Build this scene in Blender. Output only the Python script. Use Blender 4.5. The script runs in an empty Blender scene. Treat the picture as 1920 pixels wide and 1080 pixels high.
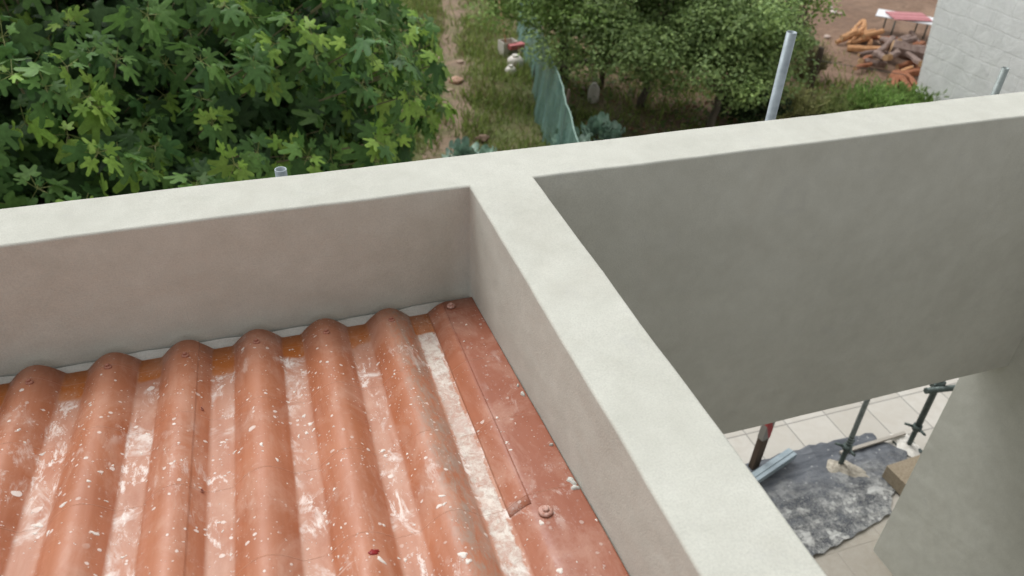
import bpy, bmesh, math, random
import numpy as np
from mathutils import Vector, Matrix, Euler
rad = math.radians
S = bpy.context.scene
COL = S.collection
random.seed(7); RNG = np.random.default_rng(7)

# ------------------------------------------------------------------ camera
CAM_P = Vector((-0.55355, -1.90619, 1.07328)); CAM_R = Euler((0.94575, -0.03683, -0.32383)); FPX = 1461.9
cd = bpy.data.cameras.new('camera'); cam = bpy.data.objects.new('camera', cd); COL.objects.link(cam)
cam.location = CAM_P; cam.rotation_euler = CAM_R
cd.sensor_width = 36; cd.lens = FPX*36/1920; cd.clip_start = .05; cd.clip_end = 500
cd.dof.use_dof = True; cd.dof.focus_distance = 2.2; cd.dof.aperture_fstop = 3.4
S.camera = cam
# ------------------------------------------------------------------ light: bright overcast, soft sun from beyond the far wall
SUN_EL, SUN_AZ = 58, -20      # azimuth measured from +Y towards +X
w = bpy.data.worlds.new('World'); S.world = w; w.use_nodes = True
nt = w.node_tree; bg = nt.nodes['Background']
sky = nt.nodes.new('ShaderNodeTexSky'); sky.sky_type = 'NISHITA'; sky.sun_disc = False
sky.sun_elevation = rad(SUN_EL); sky.sun_rotation = rad(SUN_AZ); sky.dust_density = 3.0; sky.air_density = 1.0; sky.ozone_density = 1.0
hs = nt.nodes.new('ShaderNodeHueSaturation'); hs.inputs['Saturation'].default_value = .08
nt.links.new(sky.outputs[0], hs.inputs['Color']); nt.links.new(hs.outputs[0], bg.inputs[0]); bg.inputs[1].default_value = .15
sd = bpy.data.lights.new('sun', 'SUN'); sd.energy = 1.0; sd.angle = rad(35); sd.color = (1, 1, .985)
sun = bpy.data.objects.new('sun', sd); COL.objects.link(sun); sun.location = (0, 0, 20)
sv = Vector((math.cos(rad(SUN_EL))*math.sin(rad(SUN_AZ)), math.cos(rad(SUN_EL))*math.cos(rad(SUN_AZ)), math.sin(rad(SUN_EL))))
sun.rotation_euler = sv.to_track_quat('Z', 'Y').to_euler()
S.view_settings.view_transform = 'Standard'; S.view_settings.look = 'None'; S.view_settings.gamma = 1
S.view_settings.exposure = 0.42

# ------------------------------------------------------------------ helpers
RM = CAM_R.to_matrix()
def gp(u, v, z):
    """where the sight line through photo pixel u,v meets the level z"""
    d = RM @ Vector(((u-960)/FPX, -(v-540)/FPX, -1)); t = (z-CAM_P.z)/d.z
    return CAM_P + d*t
GZ = -3.3      # garden level
TZ = -3.07     # terrace level

class NB:      # tiny node builder
    def __init__(s, name):
        s.m = bpy.data.materials.new(name); s.m.use_nodes = True; s.t = s.m.node_tree
        s.p = s.t.nodes['Principled BSDF']; s.out = s.t.nodes['Material Output']
        s.tc = s.t.nodes.new('ShaderNodeTexCoord')
        s.geo = s.t.nodes.new('ShaderNodeNewGeometry')
        s.pos = s.geo.outputs['Position']
    def link(s, a, b): s.t.links.new(a, b)
    def put(s, sock, v):
        if isinstance(v, bpy.types.NodeSocket): s.link(v, sock)
        elif v is not None:
            if sock.type == 'RGBA' and not hasattr(v, '__len__'): v = (v, v, v, 1)
            elif sock.type == 'RGBA' and len(v) == 3: v = (*v, 1)
            sock.default_value = v
    def mapping(s, vec, scale=(1, 1, 1), rot=(0, 0, 0), loc=(0, 0, 0)):
        n = s.t.nodes.new('ShaderNodeMapping'); s.link(vec, n.inputs[0]); n.inputs['Scale'].default_value = scale
        n.inputs['Rotation'].default_value = rot; n.inputs['Location'].default_value = loc; return n.outputs[0]
    def noise(s, vec, scale, detail=4, rough=.55, dist=0):
        n = s.t.nodes.new('ShaderNodeTexNoise'); s.link(vec, n.inputs['Vector']); n.inputs['Scale'].default_value = scale
        n.inputs['Detail'].default_value = detail; n.inputs['Roughness'].default_value = rough; n.inputs['Distortion'].default_value = dist
        return n.outputs['Fac']
    def voro(s, vec, scale, feature='F1', rnd=1):
        n = s.t.nodes.new('ShaderNodeTexVoronoi'); s.link(vec, n.inputs['Vector']); n.inputs['Scale'].default_value = scale
        n.feature = feature; n.inputs['Randomness'].default_value = rnd; return n
    def ramp(s, v, lo, hi, a=0, b=1):
        n = s.t.nodes.new('ShaderNodeMapRange'); s.put(n.inputs[0], v)
        n.inputs[1].default_value = lo; n.inputs[2].default_value = hi; n.inputs[3].default_value = a; n.inputs[4].default_value = b
        n.clamp = True; return n.outputs[0]
    def math(s, op, a, b=None, clamp=False):
        n = s.t.nodes.new('ShaderNodeMath'); n.operation = op; n.use_clamp = clamp; s.put(n.inputs[0], a)
        if b is not None: s.put(n.inputs[1], b)
        return n.outputs[0]
    def mix(s, f, a, b):
        n = s.t.nodes.new('ShaderNodeMix'); n.data_type = 'RGBA'; s.put(n.inputs[0], f); s.put(n.inputs[6], a); s.put(n.inputs[7], b); return n.outputs[2]
    def attr(s, name, o='Fac'):
        n = s.t.nodes.new('ShaderNodeAttribute'); n.attribute_name = name; return n.outputs[o]
    def sep(s, v):
        n = s.t.nodes.new('ShaderNodeSeparateXYZ'); s.link(v, n.inputs[0]); return n.outputs
    def bump(s, h, strength=.3, dist=.01, normal=None):
        n = s.t.nodes.new('ShaderNodeBump'); s.put(n.inputs['Height'], h); n.inputs['Strength'].default_value = strength; n.inputs['Distance'].default_value = dist
        if normal: s.link(normal, n.inputs['Normal'])
        return n.outputs[0]
    def done(s, color=None, rough=None, normal=None, metal=None, spec=None, alpha=None):
        s.put(s.p.inputs['Base Color'], color); s.put(s.p.inputs['Roughness'], rough)
        if normal: s.link(normal, s.p.inputs['Normal'])
        if metal is not None: s.put(s.p.inputs['Metallic'], metal)
        if spec is not None: s.put(s.p.inputs['Specular IOR Level'], spec)
        if alpha is not None: s.put(s.p.inputs['Alpha'], alpha)
        return s.m

def simple(name, c1, c2, scale=20, rough=.7, metal=0, bump=.2, bd=.003, stretch=(1, 1, 1)):
    b = NB(name); v = b.mapping(b.tc.outputs['Object'], stretch); n = b.noise(v, scale, 5, .6)
    return b.done(b.mix(b.ramp(n, .3, .7), c1, c2), b.ramp(n, .3, .7, rough-.08, rough+.08), b.bump(n, bump, bd), metal)

def leaf_mat(name, rough=.5, trans=.25, spec=.4):
    b = NB(name); c = b.attr('tint', 'Color'); n = b.noise(b.pos, 40, 2)
    hv = b.t.nodes.new('ShaderNodeHueSaturation'); b.link(c, hv.inputs['Color']); b.link(b.ramp(n, .3, .7, .8, 1.2), hv.inputs['Value'])
    b.done(hv.outputs[0], rough, spec=spec)
    tr = b.t.nodes.new('ShaderNodeBsdfTranslucent'); b.link(hv.outputs[0], tr.inputs[0])
    mx = b.t.nodes.new('ShaderNodeMixShader'); mx.inputs[0].default_value = trans
    b.link(b.p.outputs[0], mx.inputs[1]); b.link(tr.outputs[0], mx.inputs[2]); b.link(mx.outputs[0], b.out.inputs[0])
    return b.m

def tag(o, label=None, cat=None, group=None, kind=None):
    if label: o['label'] = label
    if cat: o['category'] = cat
    if group: o['group'] = group
    if kind: o['kind'] = kind
    return o
def empty(name, loc, rz=0):
    o = bpy.data.objects.new(name, None); COL.objects.link(o); o.location = loc; o.rotation_euler = (0, 0, rz); o.empty_display_size = .1
    return o
def link(name, me, mat, parent=None, loc=None):
    if mat and not me.materials: me.materials.append(mat)
    o = bpy.data.objects.new(name, me); COL.objects.link(o)
    if parent: o.parent = parent
    if loc is not None: o.location = loc
    return o
def from_bm(name, bm, mat, parent=None, loc=None, smooth=False):
    me = bpy.data.meshes.new(name); bmesh.ops.recalc_face_normals(bm, faces=bm.faces); bm.to_mesh(me); bm.free()
    if smooth:
        for p in me.polygons: p.use_smooth = True
    return link(name, me, mat, parent, loc)
def np_mesh(name, V, F, mat, parent=None, tint=None, smooth=False):
    me = bpy.data.meshes.new(name); F = np.asarray(F); V = np.asarray(V, dtype=np.float32)
    me.vertices.add(len(V)); me.vertices.foreach_set('co', V.ravel())
    k = F.shape[1]; me.loops.add(F.size); me.loops.foreach_set('vertex_index', F.ravel().astype(np.int32))
    me.polygons.add(len(F)); me.polygons.foreach_set('loop_start', np.arange(0, F.size, k, dtype=np.int32))
    me.update(calc_edges=True)
    if tint is not None:
        a = me.attributes.new('tint', 'FLOAT_COLOR', 'POINT'); a.data.foreach_set('color', np.c_[tint, np.ones(len(tint))].astype(np.float32).ravel())
    if smooth: me.polygons.foreach_set('use_smooth', np.ones(len(F), dtype=bool))
    return link(name, me, mat, parent)
def add_box(bm, lo, hi, bev=0, rot=None, seg=2):
    lo = Vector(lo); hi = Vector(hi); c = (lo+hi)/2; s = hi-lo
    r = bmesh.ops.create_cube(bm, size=1); vs = r['verts']
    bmesh.ops.scale(bm, vec=s, verts=vs)
    if bev:
        es = list({e for v in vs for e in v.link_edges}); rr = bmesh.ops.bevel(bm, geom=es, offset=bev, segments=seg, affect='EDGES', profile=.5)
        vs = list({v for f in rr['faces'] for v in f.verts} | {v for v in vs if v.is_valid})
    if rot: bmesh.ops.rotate(bm, matrix=rot, verts=vs, cent=(0, 0, 0))
    bmesh.ops.translate(bm, vec=c, verts=vs); return vs
def add_tube(bm, pts, rads, n=14, caps=True, hollow=0):
    pts = [Vector(p) for p in pts]
    if not hasattr(rads, '__len__'): rads = [rads]*len(pts)
    rings = []
    up = Vector((0, 0, 1)) if abs((pts[-1]-pts[0]).normalized().z) < .95 else Vector((1, 0, 0))
    for i, p in enumerate(pts):
        d = (pts[min(i+1, len(pts)-1)]-pts[max(i-1, 0)]).normalized(); a = d.cross(up).normalized(); b = d.cross(a)
        rings.append([bm.verts.new(p+(a*math.cos(t)+b*math.sin(t))*rads[i]) for t in [2*math.pi*k/n for k in range(n)]])
    for A, B in zip(rings, rings[1:]):
        for k in range(n): f = bm.faces.new((A[k], A[(k+1) % n], B[(k+1) % n], B[k])); f.smooth = True
    if hollow:   # open top end with an inner wall
        d = (pts[-1]-pts[-2]).normalized(); c = pts[-1]; R1 = []; R2 = []
        for v in rings[-1]:
            q = c+(v.co-c)*(1-hollow); R1.append(bm.verts.new(q)); R2.append(bm.verts.new(q-d*.15))
        for k in range(n):
            bm.faces.new((rings[-1][k], rings[-1][(k+1) % n], R1[(k+1) % n], R1[k])); f = bm.faces.new((R1[k], R1[(k+1) % n], R2[(k+1) % n], R2[k])); f.smooth = True
        bm.faces.new(R2); bm.faces.new(rings[0][::-1])
    elif caps: bm.faces.new(rings[0][::-1]); bm.faces.new(rings[-1])
    return rings
def copy_tree(o, parent=None):
    c = o.copy(); COL.objects.link(c); c.parent = parent
    for ch in list(o.children): copy_tree(ch, c)
    return c

# ------------------------------------------------------------------ materials of the structure
def plaster(name, c1=(.570, .572, .508), c2=(.48, .48, .42)):
    b = NB(name); p = b.pos
    big = b.noise(p, 2.2, 6, .65, .4); mid = b.noise(b.mapping(p, (1, 1, 1)), 14, 5, .6, .15); fine = b.noise(p, 260, 3, .6)
    sp = b.voro(p, 38); spots = b.ramp(sp.outputs['Distance'], .06, .1, 1, 0)
    spots = b.math('MULTIPLY', spots, b.ramp(b.noise(p, 5, 2), .55, .62))
    c = b.mix(b.ramp(b.math('ADD', b.math('MULTIPLY', big, .6), b.math('MULTIPLY', mid, .4)), .36, .64), c1, c2)
    c = b.mix(b.ramp(b.noise(p, 5.5, 6, .7, 1.2), .58, .72, 0, .35), c, (.45, .45, .42))
    c = b.mix(b.math('MULTIPLY', spots, .3), c, (.3, .29, .26))
    c = b.mix(b.ramp(fine, .35, .6, .30, 0), c, (.33, .33, .30)); c = b.mix(b.ramp(b.noise(b.mapping(p, (1, 1, .4)), 1.4, 7, .75, .3), .55, .7, 0, .22), c, (.40, .37, .31))
    wav = b.noise(b.mapping(p, (1, 1, 1.5)), 3.5, 2, .5, .2)
    n1 = b.bump(wav, .5, .022); n2 = b.bump(mid, .35, .006, n1); n3 = b.bump(fine, .6, .0018, n2)
    return b.done(c, b.ramp(mid, .3, .7, .78, .92), n3, spec=.25)
M_PLASTER = plaster('grey_render')
M_MORTAR = plaster('pale_mortar', (.62, .62, .57), (.48, .47, .42))

# roof sheet
PITCH = .1895; V0 = -.172; SK = .027; RY1 = -.036
def prof(x):
    if x > V0+.028:       # last rise up to the flat border along the wall
        t = min(1, (x-V0-.028)/.06); return .034*math.sin(t*math.pi/2)
    d = abs((x-V0)/PITCH-round((x-V0)/PITCH))*2
    return 0 if d < .27 else .046*math.sin(math.pi/2*(d-.27)/.73)
def is_valley(x):
    d = abs((x-V0)/PITCH-round((x-V0)/PITCH))*2
    return (1. if d < .30 else 0.) if x < V0+.032 else 0.
def roof_z(x, y): return -.407+prof(x-SK*y)-.098*y
b = NB('terracotta_sheet')
P = b.pos; xyz = b.sep(P)
base = b.mix(b.ramp(b.noise(P, 6, 4), .3, .7), (.415, .148, .068), (.32, .104, .046))
base = b.mix(b.ramp(b.noise(b.mapping(P, (30, 1.5, 1)), 1.5, 4), .45, .75, 0, .45), base, (.52, .24, .155))
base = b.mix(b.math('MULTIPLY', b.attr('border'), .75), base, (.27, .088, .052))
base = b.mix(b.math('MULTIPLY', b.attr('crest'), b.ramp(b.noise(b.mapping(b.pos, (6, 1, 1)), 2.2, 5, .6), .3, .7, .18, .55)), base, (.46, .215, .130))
val = b.attr('valley'); strip = b.ramp(b.math('ADD', b.attr('strip'), b.math('SUBTRACT', b.noise(b.pos, 26, 8, .8), .5)), .44, .60); clean_end = b.math('ADD', xyz[1], b.math('MULTIPLY', b.noise(P, 7, 2, .5), .16))
clean = b.math('MULTIPLY', b.ramp(clean_end, -.085, -.07), val)
dustn = b.noise(b.mapping(P, (9, 3, 1)), 1.3, 5, .65, .6)
dust = b.math('MULTIPLY', val, b.ramp(dustn, .33, .66, .16, .60))
col = b.mix(b.math('MULTIPLY', dust, .85), base, (.52, .345, .27))
# pale smears of plaster in the valleys, denser towards the dividing wall
plm = b.ramp(b.noise(P, 4.2, 5, .7, 1.0), .54, .66)
smear = b.math('MULTIPLY', b.math('MULTIPLY', val, plm), b.ramp(b.noise(P, 30, 4, .7), .35, .55))
col = b.mix(b.math('MULTIPLY', smear, .85), col, (.74, .68, .63))
gr = b.ramp(b.noise(P, 17, 6, .75, 1.2), .42, .58)
pst = b.math('MULTIPLY', strip, b.ramp(b.math('ADD', b.noise(P, 40, 8, .8, .5), b.math('MULTIPLY', b.noise(P, 3, 2), .5)), .66, .82))
col = b.mix(b.math('MULTIPLY', strip, .55), col, (.55, .45, .40)); col = b.mix(pst, col, (.70, .66, .59))
dirt = b.math('MULTIPLY', b.math('POWER', b.attr('dirt'), .5), b.ramp(b.noise(b.mapping(P, (1, .4, 1), (0, 0, .5)), 42, 7, .85, .4), .43, .57))
col = b.mix(b.math('MULTIPLY', dirt, .9), col, (.33, .26, .21))
chk = b.ramp(b.noise(b.mapping(P, (1, .45, 1), (0, 0, .25)), 24, 9, .78, .5), .53, .60)
gate = b.ramp(b.math('ADD', b.noise(P, 3.1, 4, .6), b.math('MULTIPLY', val, .10)), .53, .62)
chk = b.math('MULTIPLY', chk, gate); chk = b.math('MULTIPLY', chk, b.math('ADD', b.math('MULTIPLY', val, .48), .32))
col = b.mix(chk, col, (.82, .77, .72))
col = b.mix(clean, col, (.42, .125, .02))
# splashes: round droplets in three sizes, and short scuffs
def drops(scale, thr, seed, keep, clus):
    mv = b.mapping(P, (1, 1, .25), (0, 0, 0), (seed, seed*1.7, 0))
    wv = b.t.nodes.new('ShaderNodeVectorMath'); wv.operation = 'ADD'; nz = b.t.nodes.new('ShaderNodeTexNoise'); nz.inputs['Scale'].default_value = scale*1.3
    b.link(P, nz.inputs['Vector']); sc = b.t.nodes.new('ShaderNodeVectorMath'); sc.operation = 'SCALE'; sc.inputs['Scale'].default_value = .45/scale
    b.link(nz.outputs['Color'], sc.inputs[0]); b.link(mv, wv.inputs[0]); b.link(sc.outputs[0], wv.inputs[1])
    v = b.voro(wv.outputs[0], scale); cs = b.sep(v.outputs['Color'])
    th = b.math('MULTIPLY', b.math('POWER', cs[0], 2.2), thr)
    on = b.math('MULTIPLY', b.ramp(b.math('SUBTRACT', th, v.outputs['Distance']), 0, .03), b.math('GREATER_THAN', cs[1], keep))
    return b.math('MULTIPLY', on, b.ramp(b.noise(P, clus, 2), .42, .52))
d1 = drops(24, .26, 0, .6, 3.0); d2 = drops(60, .34, 3.1, .35, 5.0); d3 = drops(150, .38, 7.7, .35, 7.0)
dr = b.math('MAXIMUM', b.math('MAXIMUM', d1, b.math('MULTIPLY', d2, .8)), b.math('MULTIPLY', d3, .55))
col = b.mix(b.math('MULTIPLY', b.math('MULTIPLY', dr, .85), b.math('SUBTRACT', 1.0, b.math('MULTIPLY', b.attr('border'), .6))), col, (.80, .74, .68))
sc1 = b.ramp(b.noise(b.mapping(P, (14, 70, 1), (0, 0, .5)), 1, 3, .6, .7), .70, .77)
sc2 = b.ramp(b.noise(b.mapping(P, (60, 12, 1), (0, 0, -.6)), 1, 3, .6, .7), .71, .78)
scf = b.math('MULTIPLY', b.math('MAXIMUM', sc1, sc2), b.ramp(b.noise(P, 3.3, 3), .45, .6, .1, .65))
col = b.mix(scf, col, (.72, .60, .53))
film = b.ramp(b.noise(b.mapping(P, (1, .6, 1)), 9, 8, .75, .5), .48, .74, 0, .5)
col = b.mix(film, col, (.60, .40, .31))
# embossed cross lines of the tile pattern
yy = b.math('FRACT', b.math('MULTIPLY', b.math('ADD', xyz[1], 5.165), 1/.26))
ln = b.ramp(b.math('ABSOLUTE', b.math('SUBTRACT', yy, .5)), 0, .006, 1, 0)
col = b.mix(b.math('MULTIPLY', ln, .35), col, (.62, .34, .24))
rough = b.mix(b.math('MAXIMUM', dr, b.math('MULTIPLY', val, b.math('SUBTRACT', 1.0, clean))), b.ramp(gr, 0, 1, .36, .5), .62)
nn = b.bump(b.math('ADD', dr, b.math('MULTIPLY', pst, b.noise(P, 60, 4))), .6, .0022); nn = b.bump(ln, .5, .003, nn)
nn = b.bump(b.noise(P, 12, 3), .12, .006, nn)
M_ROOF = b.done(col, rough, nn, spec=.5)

M_STEEL = simple('galvanised_steel', (.34, .39, .41), (.24, .28, .30), 30, .45, .55, .15, .001)
M_STEEL_DK = simple('weathered_steel', (.10, .13, .12), (.055, .07, .065), 40, .55, .4, .3, .002)
M_WOODDK = simple('dark_timber', (.09, .06, .04), (.045, .03, .02), 25, .85, 0, .4, .004, (1, 1, .15))

# ------------------------------------------------------------------ the house the photo was taken from
T = .196; HB = 1.363; XW = 2.72; XL = -4.2; XR = 4.6; YN = -4.0
house = tag(empty('house', (0, 0, TZ)), 'grey rendered house with smooth T shaped parapet walls around a corrugated terracotta roof', 'house')
def hp(o): o.parent = house; o.matrix_parent_inverse = Matrix.Translation((0, 0, -TZ)); return o
bm = bmesh.new()
pl = [(XL, 0), (0, 0), (0, YN), (T, YN), (T, 0), (XR, 0), (XR, T), (XL, T)]
top = [bm.verts.new((x, y, 0)) for x, y in pl]; bot = [bm.verts.new((x, y, -HB)) for x, y in pl]
bm.faces.new(top); bm.faces.new(bot[::-1]); n = len(pl)
for i in range(n): bm.faces.new((bot[i], bot[(i+1) % n], top[(i+1) % n], top[i]))
bmesh.ops.recalc_face_normals(bm, faces=bm.faces)
es = [e for e in bm.edges if not (abs(e.verts[0].co.z-e.verts[1].co.z) > .1 and e.verts[0].co.y == 0)]
bmesh.ops.bevel(bm, geom=es, offset=.008, segments=3, affect='EDGES', profile=.5)
for ax, lo, hi in ((0, XL, XR), (1, YN, 0)):
    c_ = lo+.07
    while c_ < hi-.03:
        no = (1, 0, 0) if ax == 0 else (0, 1, 0)
        if ax == 1 or abs(c_) > .03 and abs(c_-T) > .03: bmesh.ops.bisect_plane(bm, geom=list(bm.verts)+list(bm.edges)+list(bm.faces), plane_co=(c_, 0, 0) if ax == 0 else (0, c_, 0), plane_no=no)
        c_ += .07
from mathutils import noise as mn
for v in bm.verts:
    if v.co.z > -.05 or v.co.z < -HB+.02:
        d_ = mn.noise_vector(v.co*2.6)*.0026+mn.noise_vector(v.co*11)*.0012+mn.noise_vector(v.co*34)*.0006
        v.co += Vector((d_.x, d_.y, d_.z))
par = hp(from_bm('parapet', bm, M_PLASTER)); wn_ = par.modifiers.new('wn', 'WEIGHTED_NORMAL'); wn_.keep_sharp = True; tag(par, 'smooth grey T shaped parapet and deep beam with rounded pale top')
for p in par.data.polygons: p.use_smooth = True
# walls that carry it, down to the ground
bm = bmesh.new()
add_box(bm, (XL, .002, GZ-.2), (0, T-.002, -HB-.001)); add_box(bm, (.002, YN, GZ-.2), (T-.002, T-.002, -HB-.001))
hp(from_bm('lower_wall', bm, M_PLASTER))
bm = bmesh.new(); pl = [(YN, TZ-.25), (T-.001, TZ-.25), (T-.001, -HB-.001), (-.001, -HB-.001), (-.001, -.001), (YN, -.001)]
A = [bm.verts.new((XW, y, z)) for y, z in pl]; B = [bm.verts.new((XW+.4, y, z)) for y, z in pl]
for i in range(6): bm.faces.new((A[i], A[(i+1) % 6], B[(i+1) % 6], B[i]))
bm.faces.new(A); bm.faces.new(B[::-1]); bmesh.ops.bevel(bm, geom=[e for e in bm.edges if abs(e.verts[0].co.y-(T-.001)) < 1e-4 and abs(e.verts[1].co.y-(T-.001)) < 1e-4 and abs(e.verts[0].co.z-e.verts[1].co.z) > 1], offset=.008, segments=3, affect='EDGES')
sw = hp(from_bm('side_wall', bm, M_PLASTER)); tag(sw, 'shaded grey side wall ending in a corner below the deep beam')
# mortar curb behind the sheet ends
bm = bmesh.new(); x0, x1 = XL, -.001
sec = [(-.0035, -.396), (-.014, -.399), (-.075, -.447), (-.075, -.6), (-.0035, -.6)]
NS = 160; R_ = []
for j in range(NS+1):
    xx = x0+(x1-x0)*j/NS; w_ = lambda k: .0035*math.sin(xx*9+k)+.002*math.sin(xx*31+k*2)+random.uniform(-.0012, .0012)
    R_.append([bm.verts.new((xx, y+(w_(k)*.5 if k else -.0022+.0022*math.sin(xx*17)*math.sin(xx*4.1)), z+(w_(k+3) if k < 3 else 0))) for k, (y, z) in enumerate(sec)])
for A, B in zip(R_, R_[1:]):
    for i in range(5): bm.faces.new((A[i], A[(i+1) % 5], B[(i+1) % 5], B[i]))
bm.faces.new(R_[0]); bm.faces.new(R_[-1][::-1])
bmesh.ops.translate(bm, vec=(0, -.001, 0), verts=bm.verts)
hp(from_bm('mortar_curb', bm, M_MORTAR))
# corrugated roof
def roof_mesh(name, xs, ys, fz, th=.0018):
    nx, ny = len(xs), len(ys); V = []
    for y in ys:
        for x in xs: X_ = x+SK*y*min(1, -x/.09); V.append((X_, y, fz(X_, y) if fz is not rz else rz(x+SK*y, y)))
    F = [(j*nx+i, j*nx+i+1, (j+1)*nx+i+1, (j+1)*nx+i) for j in range(ny-1) for i in range(nx-1)]
    me = bpy.data.meshes.new(name); me.from_pydata(V, [], F)
    for nm in ('valley', 'strip', 'dirt', 'border', 'crest'): me.attributes.new(nm, 'FLOAT', 'POINT')
    a, s, d, bo, cr = [me.attributes[nm] for nm in ('valley', 'strip', 'dirt', 'border', 'crest')]
    for i, v in enumerate(V):
        x = xs[i % nx]; a.data[i].value = is_valley(x)
        s.data[i].value = min(.62, max(0, 1.25-abs(x-V0)/.030))
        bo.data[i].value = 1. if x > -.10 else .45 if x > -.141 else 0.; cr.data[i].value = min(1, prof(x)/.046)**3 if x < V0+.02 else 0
        d.data[i].value = max(0, 1-abs(x-(V0-.060))/.05)
    for p in me.polygons: p.use_smooth = True
    return me
xs = []
x = -3.4
while x < -.0015: xs.append(x); x += PITCH/38
xs += [-.0015, -.8006, -.7994]; xs.sort()
ys = [RY1-.0*k for k in (0,)] + [RY1-.06*k for k in range(1, 56)]
def rz(x, y): return roof_z(x, y)+(.0038 if x-SK*y < -.8 else 0)+.0016*math.sin(x*7+y*5)+.0010*math.sin(y*17+x*3)
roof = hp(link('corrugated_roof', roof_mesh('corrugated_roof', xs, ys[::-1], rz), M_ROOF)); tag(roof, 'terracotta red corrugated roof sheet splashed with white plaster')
md = roof.modifiers.new('thick', 'SOLIDIFY'); md.thickness = .0025; md.offset = -1
def rc(o): o.parent = roof; return o
# lapped upper sheet edge left of the fourth crest, and flat border sheet along the wall
def lap(x0, x1, ya, yb, lift):
    k = max(4, int((x1-x0)/.004)); X = [x0+(x1-x0)*i/k for i in range(k+1)]; Y = [ya+(yb-ya)*j/24 for j in range(25)]
    me = roof_mesh('lap_sheet', X, Y, lambda x, y: rz(x, y)+lift)
    
    o = rc(link('lap_sheet', me, M_ROOF))
    m = o.modifiers.new('thick', 'SOLIDIFY'); m.thickness = .001; m.offset = -1; return o
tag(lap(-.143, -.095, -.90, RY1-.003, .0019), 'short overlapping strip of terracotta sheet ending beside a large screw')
def screw(x, y, r=.011, big=False):
    bm = bmesh.new(); z = rz(x, y)
    add_tube(bm, [(0, 0, -.002), (0, 0, .002), (0, 0, .0045)], [r, r, r*.8], 16)
    add_tube(bm, [(0, 0, .0045), (0, 0, .009), (0, 0, .0105)], [r*.5, r*.5, r*.3], 6)
    o = rc(from_bm('screw', bm, M_SCREW_P if big else M_SCREW)); o.location = (x, y, z+(.004 if x > -.118 else 0)); o.rotation_euler = (.098*-1, 0, 0)
    if big: tag(o, 'large washer screw daubed with white plaster')
    return o
M_SCREW = simple('painted_screw', (.30, .095, .055), (.42, .20, .14), 200, .45)
M_SCREW_P = simple('plastered_screw', (.58, .40, .34), (.36, .14, .09), 160, .6)
for k in range(0, 8):
    cx = V0-PITCH*(k+.5)
    if k % 1 == 0: screw(cx+.004*math.sin(k*3), -.105-.01*(k % 2), .010)
    screw(cx+SK*-1.35, -1.35, .010)
screw(-.078, -.072, .013, True); screw(-.10, -.935, .016, True); screw(-.035, -1.6, .014, True)
for yv in (-.33, -.62, -.92): screw(-.795, yv, .004)
# real lumps of plaster on the sheets
def blob(bm, c, r, h, rng):
    n = 14; ph = rng.uniform(0, 6); k = rng.uniform(1, 1.5); an = rng.uniform(0, 3.1)
    def pt(f, t, zz):
        rr = r*f*(1+.22*math.sin(2*t+ph)+.2*math.sin(3*t+ph*2)+.12*math.sin(5*t-ph)); x = rr*k*math.cos(t); y = rr*math.sin(t)/k
        xx = c[0]+x*math.cos(an)-y*math.sin(an); yy = c[1]+x*math.sin(an)+y*math.cos(an); return bm.verts.new((xx, yy, rz(min(xx, -.002), yy)+zz))
    rings = [[pt(f, 2*math.pi*i/n, z) for i in range(n)] for f, z in ((1, -.0005), (.85, h*.6), (.5, h))]
    for A, B in zip(rings, rings[1:]):
        for i in range(n): bm.faces.new((A[i], A[(i+1) % n], B[(i+1) % n], B[i])).smooth = True
    bm.faces.new(rings[-1]).smooth = True
rr = random.Random(3); bm = bmesh.new()
def rp(u, v):    # a spot on the roof below a photo point
    q = gp(u, v, -.35)
    for _ in range(4): q = gp(u, v, rz(min(q.x, -.01), q.y))
    return q
for u, v, r in [(35, 806, .006), (118, 947, .010), (80, 852, .007), (98, 864, .004), (170, 760, .005), (178, 1000, .008), (265, 850, .006), (148, 800, .004), (166, 902, .006), (186, 885, .004), (570, 780, .008),
                (582, 795, .009), (575, 812, .007), (560, 818, .006), (588, 806, .006), (490, 833, .007), (520, 862, .006), (440, 848, .006), (609, 962, .007), (612, 978, .005), (378, 745, .0035), (376, 915, .004),
                (870, 640, .004), (932, 783, .005), (828, 930, .007), (833, 945, .006), (720, 985, .005), (718, 845, .008), (722, 855, .006), (1015, 980, .008), (868, 1040, .012), (878, 1052, .009), (1050, 1070, .009), (90, 1000, .008), (72, 985, .012), (1118, 975, .004), (410, 980, .005), (66, 1000, .006), (200, 940, .004), (230, 1045, .005), (760, 1050, .006), (715, 1050, .010)]:
    q = rp(u, v); blob(bm, (q.x, q.y), r*.72, .0010+r*.08, rr)
for _ in range(900):
    if rr.random() < .55: x = V0-PITCH*rr.choice([0, 0, 0, 1, 1, 2, 2, 3, 4, 5])+rr.gauss(0, .03)
    else: x = rr.uniform(-1.7, -.01)
    y = -.1-abs(rr.gauss(0, .75))
    if x < -.004 and y > -2: blob(bm, (x, y), rr.uniform(.0006, .0013)+.0028*rr.random()**7, .0008, rr)
M_SPLASH = simple('white_plaster_lumps', (.78, .74, .68), (.62, .54, .47), 120, .8, 0, .4, .001)
tag(rc(from_bm('plaster_splash', bm, M_SPLASH)), 'dried white plaster droplets scattered over the red sheet', kind='stuff')
bm = bmesh.new()
for u, v, r in [(700, 1036, .008), (706, 1033, .005), (693, 1037, .003)]: q = rp(u, v); blob(bm, (q.x, q.y), r, .003, rr)
tag(rc(from_bm('paint_drop', bm, simple('dark_red_paint', (.30, .01, .01), (.2, .01, .01), 60, .3))), 'small dark red paint drop on the corrugated sheet')
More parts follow.
